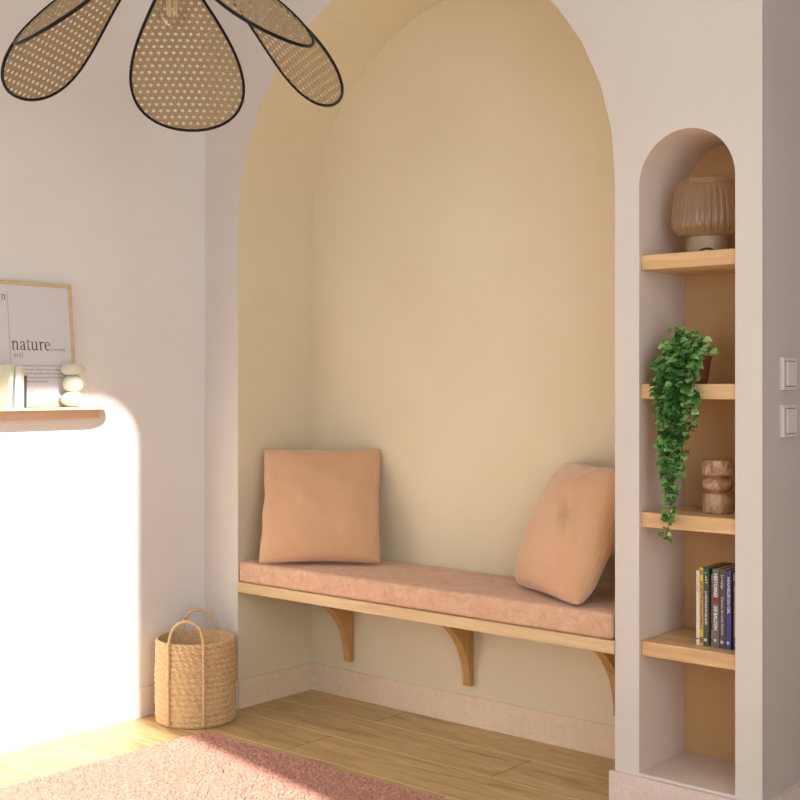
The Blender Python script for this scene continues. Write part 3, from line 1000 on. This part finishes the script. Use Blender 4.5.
shelf_book('cream book standing between the white and the black one on the wall shelf', -0.8435, -0.8350, 0.120, cover_mat('cream_cover', rgb(222, 206, 176)))
rb = shelf_book('thin black and grey book nearest the poster word on the wall shelf', -0.8345, -0.8250, 0.099, cover_mat('black_cover', rgb(70, 66, 66)))

# ------------------------------------------------------------------ woven basket
def straw_mat(name, c1, c2, c3, sc):
    t = NT(name)
    v = t.coords()
    f = t.noise(v, 9, 5, 0.6, 0.4)
    g = t.noise(t.coords((1, 1, 3.0)), sc, 4, 0.7)
    base = t.ramp(g, [(0.3, c1), (0.5, c2), (0.7, c3)])
    t.base(t.mix(t.math('MULTIPLY', f, 0.35), base, c2))
    return t.set(0.7, 0.3)
STRAW = straw_mat('woven_seagrass', rgb(184, 144, 98), rgb(216, 180, 134), rgb(238, 210, 168), 90)
ba = thing('woven_basket', 'round woven seagrass basket with two loop handles on the floor', 'basket', (0.168, -0.182, 0.0))
BR, BH, rowh = 0.131, 0.283, 0.01885
def basket_body():
    bm = bmesh.new()
    seg = 420
    per = 12
    rows = round(BH / rowh)
    prof = []
    for k_ in range(rows * per + 1):
        z = k_ * rowh / per
        prof.append(z)
    rings = []
    for z in prof:
        ring = []
        q = z / rowh
        row = int(q); t = q - row
        swell = 1 + 0.02 * math.sin(z / BH * PI) - (0.03 * max(0, 1 - z / 0.02) ** 2)
        for i in range(seg):
            a = 2 * PI * i / seg
            ph = a * 38 + row * 2.1 + (t - 0.5) * 5.0
            st_ = 0.5 + 0.5 * math.sin(ph)
            h = 0.0070 * max(0, math.sin(PI * t)) ** 0.55 * (0.30 + 0.70 * st_ ** 0.7) + 0.0015 * noise.noise(Vector((math.cos(a) * 9, math.sin(a) * 9, z * 40)))
            r = BR * swell + h
            ring.append(bm.verts.new((r * math.cos(a), r * math.sin(a), z)))
        rings.append(ring)
    for k_ in range(len(rings) - 1):
        for i in range(seg):
            j = (i + 1) % seg
            bm.faces.new((rings[k_][i], rings[k_][j], rings[k_ + 1][j], rings[k_ + 1][i]))
    # inner side and bottom
    inner = []
    for z in [BH, BH - 0.004] + [BH - 0.004 - (BH - 0.014) * i / 24 for i in range(1, 25)]:
        r = BR - 0.004 + (0.002 if int(z / rowh * 2) % 2 else 0)
        inner.append([bm.verts.new((r * math.cos(2 * PI * i / seg), r * math.sin(2 * PI * i / seg), z)) for i in range(seg)])
    rings2 = [rings[-1]] + inner
    for k_ in range(len(rings2) - 1):
        for i in range(seg):
            j = (i + 1) % seg
            bm.faces.new((rings2[k_][i], rings2[k_][j], rings2[k_ + 1][j], rings2[k_ + 1][i]))
    bm.faces.new(inner[-1])
    bm.faces.new(rings[0][::-1])
    return bm
obj('basket_body', basket_body(), STRAW, ba, True)
def rope(bm, pts, r=0.0054):
    """three strands twisted round the path"""
    pts = catmull([Vector(p) for p in pts], 10)
    n = len(pts)
    L = 0
    fr = []
    prev = None
    for i in range(n):
        d = (pts[min(i + 1, n - 1)] - pts[max(i - 1, 0)]).normalized()
        if prev is None:
            u = d.orthogonal().normalized()
        else:
            u = (prev - d * prev.dot(d)).normalized()
        prev = u
        if i: L += (pts[i] - pts[i - 1]).length
        fr.append((pts[i], u, d.cross(u), L))
    for s_ in range(3):
        path = []
        for p, u, v, l in fr:
            a = l / 0.0055 + s_ * 2 * PI / 3
            path.append(p + (u * math.cos(a) + v * math.sin(a)) * r * 0.5)
        tube(bm, path, r * 0.62, 6)
def handle(ang, half, top, skew=0.0):
    bm = bmesh.new()
    def P(a, z, r=BR + 0.0085):
        sw = 1 + 0.02 * math.sin(min(1, z / BH) * PI)
        return (r * sw * math.cos(a), r * sw * math.sin(a), z)
    a0, a1 = ang - half, ang + half
    pts = [P(a0, z) for z in (0.012, 0.08, 0.16, 0.24)] + [P(a0, BH - 0.002)]
    n = 9
    for i in range(1, n):
        t = i / n
        a = a0 + (a1 - a0) * (0.5 - 0.5 * math.cos(PI * t))
        pts.append(P(a, BH + (top + skew * (t - .5)) * math.sin(PI * t) ** 0.75, BR + 0.004 - 0.012 * math.sin(PI * t)))
    pts += [P(a1, BH - 0.002)] + [P(a1, z) for z in (0.24, 0.16, 0.08, 0.012)]
    rope(bm, pts)
    return obj('handle', bm, STRAW, ba, True)
CA = math.atan2(-2.70, 3.25)       # direction from the basket to the room's middle
handle(CA - 0.26, 0.44, 0.075)
handle(CA + PI - 0.12, 0.46, 0.07, 0.02)

# ------------------------------------------------------------------ pendant lamp with five cane petals
def cane_mat():
    t = NT('woven_cane')
    uv = t.n.new('ShaderNodeUVMap')
    sp = t.n.new('ShaderNodeSeparateXYZ'); t.link(uv.outputs[0], sp.inputs[0])
    sx, sy = 0.0205, 0.0205
    yy = t.math('DIVIDE', sp.outputs['Y'], sy)
    row = t.math('FLOOR', yy)
    xx = t.math('ADD', t.math('DIVIDE', sp.outputs['X'], sx), t.math('MULTIPLY', t.math('MODULO', t.math('ADD', row, 100.0), 2.0), 0.5))
    fx = t.math('SUBTRACT', t.math('FRACT', t.math('ADD', xx, 50.0)), 0.5)
    fy = t.math('SUBTRACT', t.math('FRACT', t.math('ADD', yy, 50.0)), 0.5)
    d = t.math('SQRT', t.math('ADD', t.math('MULTIPLY', fx, fx), t.math('MULTIPLY', fy, fy)))
    hole = t.math('LESS_THAN', d, 0.245)
    # strands: vertical pairs, horizontal pairs
    wx = t.math('ABSOLUTE', t.math('SINE', t.math('MULTIPLY', xx, 4 * PI)))
    wy = t.math('ABSOLUTE', t.math('SINE', t.math('MULTIPLY', yy, 4 * PI)))
    n = t.noise(t.coords((1, 1, 1)), 45, 3, 0.7)
    s = t.math('MULTIPLY', t.math('ADD', wx, wy), 0.5)
    base = t.ramp(s, [(0.1, rgb(118, 100, 74)), (0.5, rgb(170, 150, 118)), (0.95, rgb(206, 188, 152))])
    t.base(t.mix(t.math('MULTIPLY', n, 0.4), base, rgb(136, 112, 78)))
    t.bump(s, 0.6, 0.002)
    t.set(0.6, 0.3)
    t.b.inputs['Transmission Weight'].default_value = 0.0
    trn = t.n.new('ShaderNodeBsdfTranslucent'); trn.inputs['Color'].default_value = rgb(176, 146, 100)
    m0 = t.n.new('ShaderNodeMixShader'); m0.inputs[0].default_value = 0.25
    t.link(t.b.outputs[0], m0.inputs[1]); t.link(trn.outputs[0], m0.inputs[2])
    tr = t.n.new('ShaderNodeBsdfTransparent')
    mx = t.n.new('ShaderNodeMixShader')
    t.link(hole, mx.inputs[0]); t.link(m0.outputs[0], mx.inputs[1]); t.link(tr.outputs[0], mx.inputs[2])
    t.link(mx.outputs[0], t.out.inputs['Surface'])
    return t.m
CANE = cane_mat()
IRON = plain('black_metal', rgb(30, 28, 32), 0.45, 0.4, 0.6)
PC = (1.0156, -0.965, 2.25)
pend = thing('pendant_lamp', 'flower shaped pendant lamp with woven cane petals in black rims', 'pendant lamp', PC)
def petal(az, L, W, tilt, r0, roll=0.0):
    c, s_ = math.cos(az), math.sin(az)
    ct, stt = math.cos(tilt), math.sin(tilt)
    def place(u, v):
        # u along, v across; slight cup and droop
        h = 0.030 * math.sin(PI * u / L) - 0.9 * v * v * 0.35
        h, v = h * math.cos(roll) + v * math.sin(roll), v * math.cos(roll) - h * math.sin(roll)
        rr = r0 + u * ct + h * stt
        zz = -u * stt + h * ct
        return Vector((rr * c - v * s_, rr * s_ + v * c, zz))
    def half(t):
        return W / 2 * (t ** 1.0) * math.sqrt(max(0, t * (1 - t))) / 0.3248 * (1 if t else 0) + 0.004 * (1 - t)
    nu, nv = 40, 14
    bm = bmesh.new()
    uvl = bm.loops.layers.uv.new('UVMap')
    grid = []
    for i in range(nu + 1):
        t = (1 - math.cos(PI * i / nu)) / 2
        t = min(max(t, 0.0), 0.9995)
        row = []
        for j in range(nv + 1):
            v = half(t) * (-1 + 2 * j / nv)
            row.append((bm.verts.new(place(t * L, v)), (v, t * L)))
        grid.append(row)
    for i in range(nu):
        for j in range(nv):
            q = (grid[i][j], grid[i + 1][j], grid[i + 1][j + 1], grid[i][j + 1])
            f = bm.faces.new([x[0] for x in q])
            for lp, x in zip(f.loops, q):
                lp[uvl].uv = x[1]
    po = obj('petal', bm, CANE, pend, True)
    rim = []
    N = 44
    for i in range(N + 1):
        t = min((1 - math.cos(PI * i / N)) / 2, 0.9995); rim.append(place(t * L, half(t)))
    for i in range(N - 1, -1, -1):
        t = min((1 - math.cos(PI * i / N)) / 2, 0.9995); rim.append(place(t * L, -half(t)))
    obj('rim', tube(bmesh.new(), rim, 0.0042, 8, closed=True), IRON, po, True)
AZ0 = PI / 2 + YAW          # straight away from the viewer side of the room
for da, L_, tl, ro in ((4.2, 0.587, 38.0, 0), (-67.5, 0.540, 41.5, 0), (-138.0, 0.540, 37.8, -8), (150.0, 0.535, 39.0, 12), (77.0, 0.535, 42.0, 0)):
    petal(AZ0 + math.radians(da), L_, 0.312, math.radians(tl), 0.03, math.radians(ro))
obj('hub', lathe(bmesh.new(), [(0.02, -0.035), (0.045, -0.03), (0.05, -0.01), (0.05, 0.02), (0.035, 0.035), (0.012, 0.045)], 32), IRON, pend, True)
obj('socket', lathe(bmesh.new(), [(0.021, -0.10), (0.022, -0.098), (0.022, -0.036), (0.018, -0.034)], 24), IRON, pend, True)
def bulb_mat():
    t = NT('clear_bulb_glass')
    lw = t.n.new('ShaderNodeLayerWeight'); lw.inputs['Blend'].default_value = 0.4
    tr = t.n.new('ShaderNodeBsdfTransparent'); tr.inputs['Color'].default_value = (0.93, 0.88, 0.8, 1)
    gl = t.n.new('ShaderNodeBsdfGlossy'); gl.inputs['Roughness'].default_value = 0.05
    m = t.n.new('ShaderNodeMixShader')
    t.link(t.math('ADD', t.math('MULTIPLY', lw.outputs['Facing'], 0.35), 0.05), m.inputs[0])
    t.link(tr.outputs[0], m.inputs[1]); t.link(gl.outputs[0], m.inputs[2])
    t.link(m.outputs[0], t.out.inputs['Surface'])
    return t.m
bp = [(0.003, -0.208), (0.018, -0.205), (0.031, -0.195), (0.039, -0.180), (0.0405, -0.165), (0.037, -0.148), (0.028, -0.130), (0.020, -0.115), (0.0165, -0.100)]
bulb = obj('bulb', lathe(bmesh.new(), smooth_prof(bp, 3), 40, cap=False), bulb_mat(), pend, True)
bm = bmesh.new()
for a in range(6):
    aa = a * PI / 3
    tube(bm, [(0.006 * math.cos(aa), 0.006 * math.sin(aa), -0.102), (0.013 * math.cos(aa), 0.013 * math.sin(aa), -0.135), (0.011 * math.cos(aa), 0.011 * math.sin(aa), -0.178)], 0.0017, 6)
obj('filament', bm, plain('pale_filament', rgb(236, 226, 190), 0.5), bulb, True)
bm = bmesh.new(); tube(bm, [(0, 0, 0.04), (0, 0, ZC - PC[2] - 0.02)], 0.003, 8)
obj('cord', bm, IRON, pend)
obj('ceiling_rose', lathe(bmesh.new(), [(0.055, ZC - PC[2] - 0.022), (0.057, ZC - PC[2] - 0.018), (0.057, ZC - PC[2] - 0.0005)], 32), IRON, pend)
